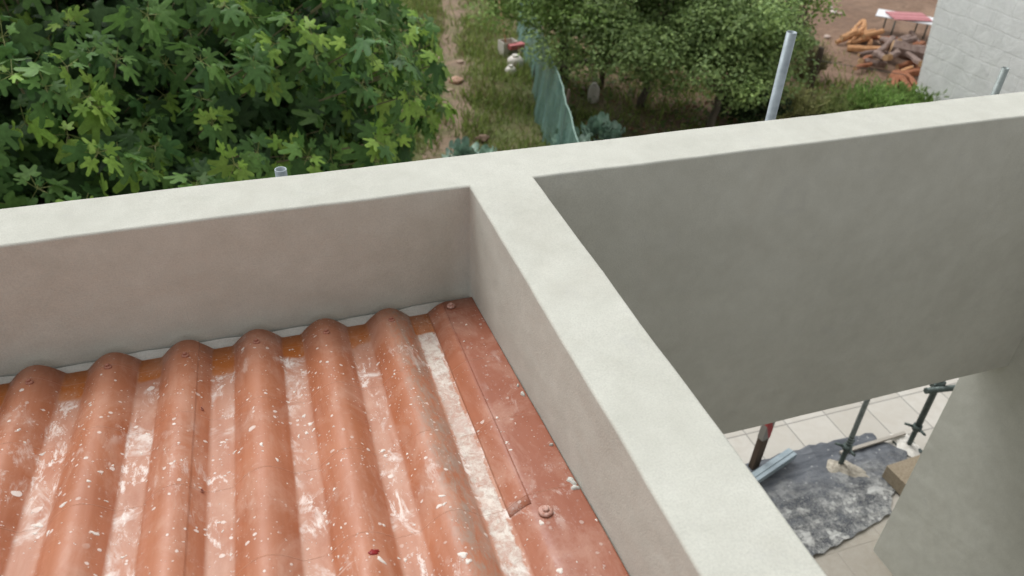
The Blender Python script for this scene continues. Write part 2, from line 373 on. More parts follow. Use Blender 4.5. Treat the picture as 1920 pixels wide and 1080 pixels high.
# little mortar crumbs along the wall foot
bm = bmesh.new()
for u, v, r in [(1000, 735, .007), (1080, 900, .010), (1090, 912, .008), (988, 720, .004), (1045, 832, .004)]:
    q = rp(u, v); blob(bm, (min(q.x, -.012), q.y), r, .006, rr)
tag(rc(from_bm('mortar_crumbs', bm, M_MORTAR)), kind='stuff')

# ------------------------------------------------------------------ terrace and garden ground
def struct(o): o['kind'] = 'structure'; return o
b = NB('terrace_tiles'); P = b.pos; s = b.sep(P)
fx = b.math('FRACT', b.math('MULTIPLY', b.math('ADD', s[0], 10-2.84+.35*2+.0), 1/.35)); fy = b.math('FRACT', b.math('MULTIPLY', b.math('ADD', s[1], 10.5-1.295+.0), 1/.35))
# shift so that seams fall at x = 2.84 + .35 k and y = 1.295 + .35 k
def seam(val, off):
    t = b.math('MULTIPLY', b.math('SUBTRACT', val, off-35), 1/.35); f = b.math('FRACT', t); return b.math('MINIMUM', f, b.math('SUBTRACT', 1.0, f)), b.math('FLOOR', t)
sx, ix = seam(s[0], 2.84); sy, iy = seam(s[1], 1.295); g = b.ramp(b.math('MINIMUM', sx, sy), .008, .02, 1, 0)
cmb = b.t.nodes.new('ShaderNodeCombineXYZ'); b.link(ix, cmb.inputs[0]); b.link(iy, cmb.inputs[1])
wn = b.t.nodes.new('ShaderNodeTexWhiteNoise'); b.link(cmb.outputs[0], wn.inputs['Vector'])
tc = b.mix(wn.outputs['Value'], (.45, .425, .375), (.54, .515, .465)); tc = b.mix(b.ramp(b.noise(P, 9, 6, .7, .5), .4, .75, 0, .6), tc, (.42, .38, .32))
tc = b.mix(b.math('MULTIPLY', g, .8), tc, (.22, .21, .19))
dirty = b.math('MULTIPLY', b.ramp(s[1], .3, .6, 1, 0), 1.0); dn = b.ramp(b.noise(P, 22, 6, .75, .6), .35, .65)
tc = b.mix(b.math('MULTIPLY', dirty, b.ramp(dn, 0, 1, .75, 1)), tc, (.30, .27, .22))
M_TILE = b.done(tc, .6, b.bump(b.math('SUBTRACT', b.math('MULTIPLY', b.noise(P, 40, 4), .3), g), .5, .004))
bm = bmesh.new(); add_box(bm, (-6, YN-.5, GZ-.5), (14, 3.2, TZ), .01)
struct(from_bm('terrace', bm, M_TILE))

b = NB('garden_soil'); P = b.pos; s = b.sep(P)
n1 = b.noise(P, .9, 7, .7, .5); n2 = b.noise(P, 7, 6, .7, .4); n3 = b.noise(P, 45, 4, .7)
c = b.mix(b.ramp(n2, .3, .7), (.25, .155, .10), (.14, .085, .055)); c = b.mix(b.ramp(n1, .48, .62, 0, .6), c, (.33, .22, .15)); c = b.mix(b.ramp(n3, .55, .75, 0, .5), c, (.42, .30, .22))
gmask = b.math('MULTIPLY', b.ramp(s[0], 5.2, 3.4), b.ramp(s[1], 2, 3)); c = b.mix(b.math('MULTIPLY', gmask, b.ramp(b.noise(P, 3, 5, .7), .35, .6, .5, .95)), c, (.13, .16, .05))
M_SOIL = b.done(c, .95, b.bump(b.math('ADD', n2, b.math('MULTIPLY', n3, .4)), .8, .05))
N = 120; R1 = RNG.random((4, 3))*6
def gnd(x, y): return GZ+.035*math.sin(x*1.3+1)*math.cos(y*1.1)+.02*math.sin(x*4.1+y*2.3)+(.0 if y > 3.2 else -.06)
V = []; F = []
gx = list(np.linspace(-8, 22, 121)); gx = [-250, -60, -20]+gx+[40, 90, 250]; gy = [-250, -40, -10]+list(np.linspace(2.9, 30, 110))+[45, 100, 250]
for yv in gy:
    for xv in gx: V.append((xv, yv, gnd(xv, yv) if yv > 2 else GZ-.1))
nx = len(gx); F = [(j*nx+i, j*nx+i+1, (j+1)*nx+i+1, (j+1)*nx+i) for j in range(len(gy)-1) for i in range(nx-1)]
struct(np_mesh('ground', V, F, M_SOIL, smooth=True))

# worn dirt path
b = NB('path_dirt'); P = b.pos; n2 = b.noise(P, 6, 6, .7, .5); n3 = b.noise(P, 40, 4, .7)
c = b.mix(b.ramp(n2, .35, .65), (.31, .22, .15), (.20, .145, .10)); c = b.mix(b.ramp(n3, .6, .75, 0, .5), c, (.48, .36, .27)); c = b.mix(b.ramp(b.noise(P, 2.8, 6, .75), .48, .60, 0, .8), c, (.15, .15, .06))
M_PATH = b.done(c, .95, b.bump(b.math('ADD', n2, n3), .7, .03))
V = []; F = []; K = 60
for j in range(K):
    t = j/(K-1); yv = 5.6+t*16; cx = 1.43+(yv-5.6)*.262+.05*math.sin(yv*1.7); hw = .25+.05*math.sin(yv*2.7+1)+.006*yv
    for i in range(7):
        xv = cx+(i-3)/3*(hw+.05*math.sin(yv*6+i*2)*(abs(i-3) == 3)); V.append((xv, yv, gnd(xv, yv)+.004+.012*(1-((i-3)/3)**2)))
F = [(j*7+i, j*7+i+1, (j+1)*7+i+1, (j+1)*7+i) for j in range(K-1) for i in range(6)]
struct(np_mesh('path', V, F, M_PATH, smooth=True))
def on_path(x, y):
    cx = 1.43+(y-5.6)*.262+.05*np.sin(y*1.7); return np.abs(x-cx+.05*np.sin(y*7)) < .13+.004*y

# ------------------------------------------------------------------ foliage machinery
def frames(D, roll):
    """orthonormal frames with z along D"""
    D = D/np.linalg.norm(D, axis=1, keepdims=True); U = np.tile([0., 0, 1], (len(D), 1)); U[np.abs(D[:, 2]) > .97] = [1, 0, 0]
    X = np.cross(U, D); X /= np.linalg.norm(X, axis=1, keepdims=True); Y = np.cross(D, X)
    c, s = np.cos(roll)[:, None], np.sin(roll)[:, None]; return X*c+Y*s, -X*s+Y*c, D
def scatter(tv, tf, pos, X, Y, Z, size, tint, tv_tint=None):
    n, k = len(pos), len(tv)
    if not hasattr(size, '__len__'): size = np.full(n, size)
    V = pos[:, None]+size[:, None, None]*(tv[None, :, 0:1]*X[:, None]+tv[None, :, 1:2]*Y[:, None]+tv[None, :, 2:3]*Z[:, None])
    F = (np.arange(n)*k)[:, None, None]+tf[None]
    C = np.repeat(tint, k, axis=0)
    return V.reshape(-1, 3), F.reshape(-1, tf.shape[1]), C
def merge(parts):
    V, F, C, o = [], [], [], 0
    for v, f, c in parts: V.append(v); F.append(f+o); C.append(c); o += len(v)
    return np.vstack(V), np.vstack(F), np.vstack(C)
def greens(n, a, b_, jit=.18):
    t = RNG.random((n, 1)); c = np.array(a)*(1-t)+np.array(b_)*t; return np.clip(c*(1+jit*RNG.standard_normal((n, 1))), .004, 1)
def fig_leaf():
    L = [(0, 1.0), (50, .88), (-50, .88), (100, .60), (-100, .60)]; pts = []
    for a in range(-150, 151, 8):
        r = .30
        for la, ll in L:
            d = abs(a-la); r = max(r, ll*math.exp(-(d/20.5)**3.4), .44)
        if abs(a) > 118: r = max(.30, r*.8)
        if abs(a) > 140: r = .26
        t = math.radians(a); x, y = math.sin(t)*r, math.cos(t)*r
        pts.append((x*.84, y, -.34*r*r+.09*math.cos(math.radians(a*7.2))*r))
    tv = [(0, .0, 0)]+pts; tf = [(0, i, i+1) for i in range(1, len(pts))]
    return np.array(tv), np.array(tf)
FIG_V, FIG_F = fig_leaf()
OVAL_V = np.array([(0, 0, 0), (.26, .35, .07), (0, .42, -.02), (-.26, .35, .07), (.2, .75, .02), (0, 1, -.12), (-.2, .75, .02)], float)
OVAL_F = np.array([(0, 1, 2), (0, 2, 3), (1, 4, 2), (3, 2, 6), (2, 4, 5), (2, 5, 6)])
def branch_mesh(name, segs, mat, parent):
    bm = bmesh.new()
    for pts, rads in segs: add_tube(bm, pts, rads, 8)
    return from_bm(name, bm, mat, parent, smooth=True)
def wander(a, b_, n, j):
    a = Vector(a); b_ = Vector(b_); return [a.lerp(b_, i/(n-1))+Vector((random.uniform(-j, j), random.uniform(-j, j), random.uniform(-j, j)))*(0 if i in (0, n-1) else 1) for i in range(n)]
M_BARK = simple('grey_bark', (.16, .135, .105), (.08, .065, .05), 18, .9, 0, .6, .01, (1, 1, .3))
M_FIG = leaf_mat('fig_leaves', .5, .28, .22); M_LEAF = leaf_mat('small_leaves', .55, .35, .2); M_CABBAGE = leaf_mat('cabbage_leaves', .5, .12, .5)

# ------------------------------------------------------------------ fig tree
FC = np.array([-2.16, 5.35, -1.75]); FR = np.array([3.15, 2.9, 1.95])
def bump_r(D, seed):
    r = np.ones(len(D)); g = np.random.default_rng(seed)
    for k in range(14):
        a = g.standard_normal(3); a /= np.linalg.norm(a); r += g.uniform(-.10, .12)*np.exp((D@a-1)*g.uniform(5, 14))
    for k in range(40):
        a = g.standard_normal(3); a /= np.linalg.norm(a); r += g.uniform(-.06, .09)*np.exp((D@a-1)*60)
    return r
fig = tag(empty('fig_tree', (FC[0], FC[1], GZ)), 'big dense fig tree with large lobed dark leaves behind the left parapet', 'tree')
def rel(V, e): return V-np.array(e.location)
parts = []
# rosettes at the twig ends
NR = 3000; D = RNG.standard_normal((NR*2, 3)); D /= np.linalg.norm(D, axis=1, keepdims=True); D = D[(D[:, 2] > -.75)][:NR]
shell = np.where(RNG.random(len(D)) < .45, RNG.uniform(.97, 1.06, len(D)), RNG.uniform(.72, .97, len(D)))
C0 = FC+D*FR*(bump_r(D, 5)*shell)[:, None]; C0[:, :2] = FC[:2]+(C0[:, :2]-FC[:2])*(1-.30*np.clip((-1.35-C0[:, 2:3])/1.3, 0, 1)); C0[:, 2] = np.maximum(C0[:, 2], GZ+.12); C0 = C0[C0[:, 1] > .75]; D = D[:len(C0)] if False else (C0-FC)/np.linalg.norm(C0-FC, axis=1, keepdims=True)
axis = D*.75+np.array([0, 0, .55])+.25*RNG.standard_normal(D.shape); X, Y, Z = frames(axis, RNG.uniform(0, 6.28, len(D)))
young = RNG.random(len(C0)) < .5
pet = []
for k in range(9):
    n = len(C0); on = RNG.random(n) < (.95 if k < 6 else .6); i = np.where(on)[0]
    a = 2.4*k+RNG.uniform(-.3, .3, len(i)); inner = k/9.
    out = np.cos(a)[:, None]*X[i]+np.sin(a)[:, None]*Y[i]; tilt = RNG.uniform(-.35, .30, (len(i), 1))+.75*inner
    d = out+Z[i]*tilt; d /= np.linalg.norm(d, axis=1, keepdims=True)
    pl_ = RNG.uniform(.05, .12, (len(i), 1))*(1.15-inner*.8); size = RNG.uniform(.075, .165, len(i))*(1.12-.62*inner)
    p0 = C0[i]; p1 = p0+d*pl_
    nrm = Z[i]+.35*RNG.standard_normal((len(i), 3))-out*.25; yd = d-np.array([0, 0, .95])*(1-inner); yd /= np.linalg.norm(yd, axis=1, keepdims=True)
    xd = np.cross(yd, nrm); xd /= np.linalg.norm(xd, axis=1, keepdims=True); zd = np.cross(xd, yd)
    tint = greens(len(i), (.055, .13, .038), (.135, .25, .060)); yl = young[i] & (RNG.random(len(i)) < .25+.75*inner)
    tint[yl] = greens(int(yl.sum()), (.20, .35, .06), (.29, .43, .085))
    parts.append(scatter(FIG_V, FIG_F, p1, xd, yd, zd, size, tint))
    wv = xd*.0022; Vp = np.stack([p0-wv, p0+wv, p1+wv, p1-wv], 1).reshape(-1, 3); o = np.arange(len(i))*4
    Fp = np.concatenate([np.c_[o, o+1, o+2], np.c_[o, o+2, o+3]]); parts.append((Vp, Fp, np.tile([.24, .27, .09], (len(Vp), 1))))
tl = RNG.uniform(.15, .4, (len(C0), 1)); q1 = C0-D*tl+np.array([0, 0, -.08]); tw = np.cross(D, [0, 0, 1.]); tw /= np.linalg.norm(tw, axis=1, keepdims=True)
for wv in (tw*.005, np.cross(D, tw)*.005):
    Vp = np.stack([C0-wv*.7, C0+wv*.7, q1+wv*1.3, q1-wv*1.3], 1).reshape(-1, 3); o = np.arange(len(C0))*4; parts.append((Vp, np.concatenate([np.c_[o, o+1, o+2], np.c_[o, o+2, o+3]]), np.tile([.22, .20, .12], (len(Vp), 1))))
# darker leaves filling the inside
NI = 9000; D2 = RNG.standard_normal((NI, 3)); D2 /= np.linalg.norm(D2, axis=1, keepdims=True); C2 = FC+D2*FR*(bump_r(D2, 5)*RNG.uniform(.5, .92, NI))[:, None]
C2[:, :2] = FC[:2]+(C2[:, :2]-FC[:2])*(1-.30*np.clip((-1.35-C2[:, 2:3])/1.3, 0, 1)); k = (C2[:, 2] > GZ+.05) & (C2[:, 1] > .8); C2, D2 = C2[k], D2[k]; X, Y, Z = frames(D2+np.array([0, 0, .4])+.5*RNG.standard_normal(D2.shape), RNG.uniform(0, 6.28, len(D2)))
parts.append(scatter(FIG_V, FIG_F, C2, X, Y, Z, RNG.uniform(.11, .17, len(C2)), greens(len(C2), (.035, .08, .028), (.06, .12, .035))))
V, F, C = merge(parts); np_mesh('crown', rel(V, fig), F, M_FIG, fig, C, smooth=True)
segs = []; base = Vector((0, 0, -.05))
for k in range(5):
    a = k*1.26+.3; t1 = Vector((math.cos(a)*.5, math.sin(a)*.5, .8)); segs.append((wander(base+Vector((math.cos(a)*.12, math.sin(a)*.12, 0)), t1, 5, .05), [.13, .12, .105, .095, .085]))
    for q in range(4):
        b2 = a+random.uniform(-.7, .7); t2 = Vector((math.cos(b2)*random.uniform(1.2, 2.3), math.sin(b2)*random.uniform(1.2, 2.2), random.uniform(1.0, 2.7))); segs.append((wander(t1, t2, 6, .08), [.075, .06, .05, .04, .03, .018]))
branch_mesh('trunk', segs, M_BARK, fig)

# ------------------------------------------------------------------ trees with small leaves beyond the net fence
def small_tree(name, label, base, top_c, R, nleaf, c1, c2, seed, leaf=.055, group=None, clumps=70, trunk=.06):
    g = np.random.default_rng(seed); t = tag(empty(name, (base[0], base[1], GZ)), label, 'tree', group)
    tc_ = np.array(top_c); D = g.standard_normal((clumps, 3)); D /= np.linalg.norm(D, axis=1, keepdims=True)
    cc = tc_+D*np.array(R)*(g.uniform(.35, 1.0, (clumps, 1)))*bump_r(D, seed)[:, None]; cr = g.uniform(.16, .36, clumps)*np.mean(R)**.5
    w_ = cr**2; idx = g.choice(clumps, nleaf, p=w_/w_.sum()); d = g.standard_normal((nleaf, 3)); d /= np.linalg.norm(d, axis=1, keepdims=True)
    pos = cc[idx]+d*cr[idx][:, None]*(g.random((nleaf, 1))**.4)*np.array([1.25, 1.25, .8]); k = pos[:, 2] > GZ+.05; pos, d, idx = pos[k], d[k], idx[k]
    X, Y, Z = frames(d*.6+np.array([0, 0, .8])+.5*g.standard_normal(d.shape), g.uniform(0, 6.28, len(d)))
    ct = np.clip(1+.28*g.standard_normal((clumps, 1)), .5, 1.7)
    V, F, C = scatter(OVAL_V, OVAL_F, pos, X, Y, Z, g.uniform(.7, 1.3, len(pos))*leaf, np.clip(greens(len(pos), c1, c2)*ct[idx], .004, 1))
    np_mesh('crown', rel(V, t), F, M_LEAF, t, C)
    segs = []; o = Vector((base[0], base[1], GZ)); fork = Vector((tc_[0]*.4+base[0]*.6, tc_[1]*.4+base[1]*.6, GZ*.55+tc_[2]*.45))-o
    segs.append((wander((0, 0, -.05), fork, 5, .04), [trunk, trunk*.9, trunk*.8, trunk*.75, trunk*.7]))
    for j in range(0, clumps, 4): segs.append((wander(fork, Vector(cc[j])-o, 5, .06), [trunk*.5, trunk*.36, trunk*.26, trunk*.16, trunk*.1]))
    branch_mesh('trunk', segs, M_BARK, t); return t
A1, A2 = (.15, .225, .085), (.29, .39, .14)
G1 = 'small leaved trees beyond the net fence'
p = gp(1055, -35, -1.75); small_tree('fruit_tree', 'loose bright green tree hanging over the far end of the net fence', (p.x+.3, p.y+.3), p, (1.25, 1.45, .85), 20000, (.17, .27, .08), (.29, .40, .13), 11, group=G1)
p = gp(1235, 26, -1.85); small_tree('fruit_tree', 'wide mid green tree spreading over bare soil in the middle', (p.x+.2, p.y+.5), p, (1.65, 1.45, .85), 34000, A1, A2, 12, group=G1, clumps=100)
p = gp(1372, 60, -1.85); small_tree('fruit_tree', 'rounded dense green tree just left of the tall steel pole', (p.x, p.y), p, (.95, 1.1, .85), 20000, A1, A2, 13, group=G1)
p = gp(1440, 150, -2.6); q = gp(1400, 190, -2.9)
small_tree('shrub', 'dark leafy shrub low at the foot of the tall steel pole', (q.x, q.y), q, (.42, .5, .38), 4500, (.03, .055, .022), (.055, .09, .03), 14, clumps=24, trunk=.03)['category'] = 'shrub'
p = gp(1485, 0, -1.9); small_tree('fruit_tree', 'thin light green tree behind the top of the steel pole', (p.x, p.y), p, (.45, .6, .7), 3400, (.20, .32, .08), (.32, .44, .12), 15, group=G1, clumps=26)

# ------------------------------------------------------------------ feathery bushes by the neighbour's wall
def feather_bush(label, u, v, h, rad_, n, c1, c2, seed, group=None):
    g = np.random.default_rng(seed); o = gp(u, v, GZ); t = tag(empty('bush', (o.x, o.y, GZ)), label, 'bush', group)
    ns = int(n/26); th = g.uniform(0, 6.28, ns); lean = g.random(ns)**.7; H = h*g.uniform(.6, 1.1, ns); segs = []
    pos = []; dirs = []
    for a, l, hh in zip(th, lean, H):
        b0 = np.array([math.cos(a)*.12, math.sin(a)*.12, 0]); tip = np.array([math.cos(a)*l*rad_, math.sin(a)*l*rad_, hh*(1-.25*l)])
        if len(segs) < 60: segs.append(([Vector(b0), Vector(b0*.5+tip*.5+np.array([0, 0, .06])), Vector(tip)], [.008, .005, .002]))
        s = g.random(26)**.7; pp = b0+(tip-b0)*s[:, None]+np.array([0, 0, .25])*(s*(1-s))[:, None]; pos.append(pp+.04*g.standard_normal(pp.shape)); dirs.append(np.tile(tip-b0, (26, 1))+.6*g.standard_normal((26, 3))*hh)
    pos = np.vstack(pos); d = np.vstack(dirs); k = pos[:, 2] > .02; pos, d = pos[k], d[k]; X, Y, Z = frames(d, g.uniform(0, 6.28, len(d)))
    V, F, C = scatter(OVAL_V*np.array([.45, 1, 1]), OVAL_F, pos, X, Z, Y, g.uniform(.05, .11, len(pos)), greens(len(pos), c1, c2))
    np_mesh('foliage', V, F, M_LEAF, t, C); branch_mesh('stem', segs, M_BARK, t); return t
GB = 'feathery bushes beside the firewood'
feather_bush('pale yellowish bush between the steel pole and the dark post', 1486, 238, .55, .40, 1400, (.28, .31, .12), (.38, .37, .17), 21, GB)
feather_bush('olive green bush in front of the dark wooden post', 1568, 244, .5, .5, 1800, (.20, .27, .09), (.32, .36, .14), 22, GB)
feather_bush('brightest green feathery bush below the firewood', 1628, 244, .58, .55, 3000, (.18, .31, .08), (.28, .42, .12), 23, GB)
feather_bush('deep green bush touching the neighbouring wall', 1690, 228, .42, .5, 2600, (.14, .24, .06), (.22, .33, .09), 24, GB)
feather_bush('dry straw coloured weeds left of the dark wooden post', 1505, 150, .6, .4, 1800, (.22, .19, .11), (.17, .17, .07), 25, GB)

# ------------------------------------------------------------------ grass
NG = 95000; g = np.random.default_rng(31)
gxp = g.uniform(.2, 9.5, NG); gyp = g.uniform(3.6, 15, NG)
dens = np.where(gxp < 3.9+(gyp-7)*.26, 1., .45); dens = np.where((gxp > 7) & (gyp > 7.6), .05, dens); edge = on_path(gxp, gyp); dens = np.where(edge, .16, dens)
cl = .5+.5*np.sin(gxp*3.1+np.sin(gyp*2.3)*1.4)*np.cos(gyp*2.7+gxp); k = g.random(NG) < dens*(.45+.55*cl); gxp, gyp, cl = gxp[k], gyp[k], cl[k]
pos = np.c_[gxp, gyp, [gnd(a, b_) for a, b_ in zip(gxp, gyp)]]; n = len(pos)
BL_V = np.array([(-.07, 0, 0), (.07, 0, 0), (.05, .5, .1), (-.05, .5, .1), (0, 1, .38)]); BL_F = np.array([(0, 1, 2), (0, 2, 3), (3, 2, 4)])
up = np.c_[.45*g.standard_normal(n), .45*g.standard_normal(n), np.ones(n)]; X, Y, Z = frames(up, g.uniform(0, 6.28, n))
tint = greens(n, (.14, .20, .05), (.28, .34, .10)); dry = g.random(n) < .16; tint[dry] = greens(int(dry.sum()), (.26, .22, .12), (.20, .17, .08))
V, F, C = scatter(BL_V, BL_F, pos, X, Z, Y, g.uniform(.07, .17, n)*(.6+.7*cl), tint)
o = np_mesh('grass', V, F, M_LEAF, None, C); tag(o, 'rough green grass and weeds on both sides of the worn path', 'grass', kind='stuff')

nw = 9000; wx = g.uniform(3.3, 9, nw); wy = g.uniform(5, 10, nw); pt_ = .5+.5*np.sin(wx*2.3+1)*np.sin(wy*3.1+wx); kk = (g.random(nw) < pt_**1.5) & (wx > 3.35+(wy-7.42)*.257) & ~((wx > 6.8) & (wy > 7.4)); wx, wy = wx[kk], wy[kk]
pos = np.c_[wx, wy, [gnd(a, b_)+.02 for a, b_ in zip(wx, wy)]]+np.c_[0*wx, 0*wx, g.uniform(0, .10, len(wx))]; X, Y, Z = frames(np.c_[.5*g.standard_normal(len(wx)), .5*g.standard_normal(len(wx)), np.ones(len(wx))], g.uniform(0, 6.28, len(wx)))
tint = greens(len(wx), (.10, .17, .05), (.20, .27, .09)); dry = g.random(len(wx)) < .3; tint[dry] = greens(int(dry.sum()), (.30, .20, .11), (.20, .12, .07))
V, F, C = scatter(OVAL_V, OVAL_F, pos, X, Y, Z, g.uniform(.05, .11, len(wx)), tint)
tag(np_mesh('weeds', V, F, M_LEAF, None, C), 'low broad leaved weeds and dead leaves on the soil under the trees', 'weeds', kind='stuff')
# ------------------------------------------------------------------ cabbages
def cabbage(u, v, z, size, label, seed):
    g = np.random.default_rng(seed); q = gp(u, v, z); t = tag(empty('cabbage_plant', (q.x, q.y, GZ)), label, 'plant', 'blue green cabbage plants behind the parapet'); n = 60
    a = g.uniform(0, 6.28, n); el = g.uniform(.05, 1.4, n); d = np.c_[np.cos(a)*np.cos(el), np.sin(a)*np.cos(el), np.sin(el)]
    th = np.linspace(0, 2*math.pi, 13)[:-1]; ring = np.c_[np.cos(th)*.42*(1+.1*np.cos(5*th)), .55+np.sin(th)*.5*(1+.1*np.sin(4*th)), .16*np.cos(2*th)+.04*np.cos(6*th)]
    tv = np.vstack([[0, .5, -.02], ring]); tf = np.array([(0, i+1, (i+1) % 12+1) for i in range(12)])
    pos = np.c_[np.zeros(n), np.zeros(n), np.full(n, z-GZ-.12)]+d*g.uniform(.03, .20, (n, 1)); side = np.c_[-np.sin(a), np.cos(a), 0*a]; nz = np.cross(side, d)
    V, F, C = scatter(tv, tf, pos, side, d, nz, g.uniform(.6, 1.1, n)*size, greens(n, (.17, .28, .21), (.28, .40, .31)))
    np_mesh('foliage', V, F, M_CABBAGE, t, C, smooth=True); branch_mesh('stem', [([Vector((0, 0, -.02)), Vector((.01, 0, (z-GZ)*.5)), Vector((0, 0, z-GZ-.08))], [.02, .018, .015])], M_BARK, t)
cabbage(868, 286, -3.0, .13, 'blue green cabbage plant beside the fig tree at the start of the path', 41)
cabbage(906, 296, -3.0, .12, 'smaller blue green cabbage plant half hidden by the parapet below the path', 42)
cabbage(1120, 240, -2.95, .125, 'tall blue green cabbage plant at the right of the net fence end', 43)
cabbage(1150, 254, -3.0, .115, 'low blue green cabbage plant just above the parapet right of the net fence', 44)
cabbage(1065, 262, -3.0, .14, 'blue green cabbage plant showing through the near end of the net', 45)

# ------------------------------------------------------------------ green net fence
fence = tag(empty('net_fence', (3.15, 7.42, GZ)), 'sagging green shade net fence on thin posts beside the grass path', 'fence')
b = NB('green_shade_net'); uv = b.pos; s = b.sep(uv)
n1 = b.noise(b.mapping(uv, (1, 6, 1)), 3, 4, .6); c = b.mix(b.ramp(n1, .35, .65), (.10, .21, .18), (.20, .34, .29))
th_ = b.math('FRACT', b.math('MULTIPLY', s[1], 60)); tz_ = b.math('FRACT', b.math('MULTIPLY', s[2], 60))
hole = b.math('MULTIPLY', b.math('GREATER_THAN', th_, .35), b.math('GREATER_THAN', tz_, .35))
M_NET = b.done(c, .6, b.bump(n1, .4, .02), alpha=b.math('SUBTRACT', 1.0, b.math('MULTIPLY', hole, .85)))
V = []; L = 90; H = 9
def fx_(y): return 3.15+(y-7.42)*.257
for i in range(L):
    y = 4.55+(11.6-4.55)*i/(L-1); sag = .07*abs(math.sin((y-4.55)/1.4*math.pi))**.8; ht = .97-sag*1.1+.04*math.sin(y*5)
    for j in range(H):
        z = ht*j/(H-1); wob = (.03*math.sin(y*9+z*2)+.018*math.sin(y*21+1)+.05*math.sin(y*2.3))*(.25+.75*(1-j/(H-1)))+.012*math.sin(y*37+z*3)+.10*z
        V.append((fx_(y)+wob-3.15, y-7.42, z+.0))
F = [(i*H+j, i*H+j+1, (i+1)*H+j+1, (i+1)*H+j) for i in range(L-1) for j in range(H-1)]
np_mesh('netting', V, F, M_NET, fence, smooth=True)
bm = bmesh.new(); top = [Vector(V[i*H+H-1])+Vector((0, 0, .004)) for i in range(0, L, 2)]; add_tube(bm, top, .009, 6); from_bm('top_cord', bm, simple('pale_green_cord', (.30, .42, .36), (.2, .32, .27), 30), fence)
for i in range(6):
    y = 4.55+1.4*i; bm = bmesh.new(); x = fx_(y)-3.15; add_tube(bm, [(x+.03, y-7.42, -.1), (x+.13, y-7.42, 1.03)], .016, 8); from_bm('post', bm, M_WOODDK, fence)

# ------------------------------------------------------------------ scaffold poles
GS = 'scaffold poles standing beyond the parapet'
def scaffold_pole(x, y, base, top, label, mat=M_STEEL, r=.0180, group=GS, foot=True):
    t = tag(empty('scaffold_pole', (x, y, base)), label, 'pole', group)
    bm = bmesh.new(); add_tube(bm, [(0, 0, .22), (0, 0, (top-base)*.5), (0, 0, top-base)], r, 20, hollow=.14); from_bm('tube', bm, mat, t)
    bm = bmesh.new(); add_tube(bm, [(0, 0, .004)]+[(0, 0, .02+.012*i) for i in range(26)], [.017]+[.0165 if i % 2 else .0185 for i in range(26)], 14); from_bm('threaded_jack', bm, M_STEEL_DK, t)
    bm = bmesh.new(); add_tube(bm, [(0, 0, .185), (0, 0, .225)], .032, 12)
    for a in (.4, 2.5, 4.6): add_tube(bm, [(math.cos(a)*.025, math.sin(a)*.025, .205), (math.cos(a)*.085, math.sin(a)*.085, .212)], [.011, .009], 8)
    from_bm('collar_nut', bm, M_STEEL_DK, t)
    bm = bmesh.new(); add_box(bm, (-.075, -.075, 0), (.075, .075, .008), .002); from_bm('base_plate', bm, M_STEEL_DK, t)
    return t
scaffold_pole(1.262, .35, TZ, .246, 'tall pale steel scaffold pole rising well above the right part of the parapet')
scaffold_pole(-.503, .34, TZ, -.052, 'open steel tube end just above the left parapet before the fig tree')
scaffold_pole(2.955, .83, TZ, -.191, 'grey steel pole standing in a mound of plaster on the dark sheet', simple('grey_green_steel', (.30, .34, .33), (.20, .23, .22), 30, .5, .4), .0175)
pb = scaffold_pole(3.565, .844, TZ, -.9, 'dark steel pole with side clamp standing on bare pale tiles by the corner', M_STEEL_DK, .0215)
def brace(t, mat, d, z, L_):
    bm = bmesh.new(); add_tube(bm, [(0, 0, z-.035), (0, 0, z+.035)], .036, 12); add_box(bm, (-.05, -.02, z-.02), (.05, .02, z+.02), .004); from_bm('clamp', bm, mat, t)
    bm = bmesh.new(); d = Vector(d).normalized(); add_tube(bm, [Vector((0, -.05, z))-d*.15, Vector((0, -.05, z))+d*L_], .021, 14); from_bm('brace_tube', bm, mat, t)
brace(pb, M_STEEL_DK, (1, -.05, -.10), .62, 1.2)

# red and white marker post
q = Vector((2.36, 1.0, TZ)); t = tag(empty('marker_post', q), 'dark wooden post with a red and white warning band under the beam', 'post')
bm = bmesh.new(); add_box(bm, (-.035, -.022, 0), (.035, .022, 1.25), .004); from_bm('timber', bm, M_WOODDK, t)
b = NB('red_white_band'); s = b.sep(b.tc.outputs['Object']); f = b.math('FRACT', b.math('ADD', b.math('MULTIPLY', s[2], 2.9), b.math('MULTIPLY', s[0], 7.0)))
bandm = b.done(b.mix(b.math('GREATER_THAN', b.math('ABSOLUTE', b.math('SUBTRACT', f, .12)), .24), (.32, .02, .02), (.20, .19, .17)), .4)
bm = bmesh.new(); add_box(bm, (-.0375, -.0245, .30), (.0375, .0245, .95), .003); from_bm('warning_band', bm, bandm, t)
t.rotation_euler = (0, .03, .25)

# plaster mounds at pole feet
def mound(x, y, r, h, label, seed, tail=None):
    g = random.Random(seed); V = []; F = []; n, m = 30, 10
    for j in range(m):
        f = j/(m-1)
        for i in range(n):
            a = 2*math.pi*i/n; rr_ = r*(1+.28*math.sin(2*a+seed)+.15*math.sin(5*a+seed*2)+.08*g.uniform(-1, 1))*f
            if tail: rr_ *= 1+tail[1]*max(0, math.cos(a-tail[0]))**8
            V.append((math.cos(a)*rr_, math.sin(a)*rr_, h*(1-f**1.6)+g.uniform(-.5, 1)*.012*(1-f)*(f > 0)+.002))
    F = [(j*n+i, j*n+(i+1) % n, (j+1)*n+(i+1) % n, (j+1)*n+i) for j in range(m-1) for i in range(n)]
    o = np_mesh('plaster_mound', V, F, M_MOUND, None, smooth=True); o.location = (x, y, TZ+.008); return tag(o, label, 'plaster mound')
M_MOUND = simple('spilled_plaster', (.58, .53, .44), (.28, .25, .20), 38, .9, 0, 1, .02)
mound(2.955, .82, .095, .03, 'lumpy beige plaster heap round the pole foot on the dark sheet', 2, (-1.0, 1.5))
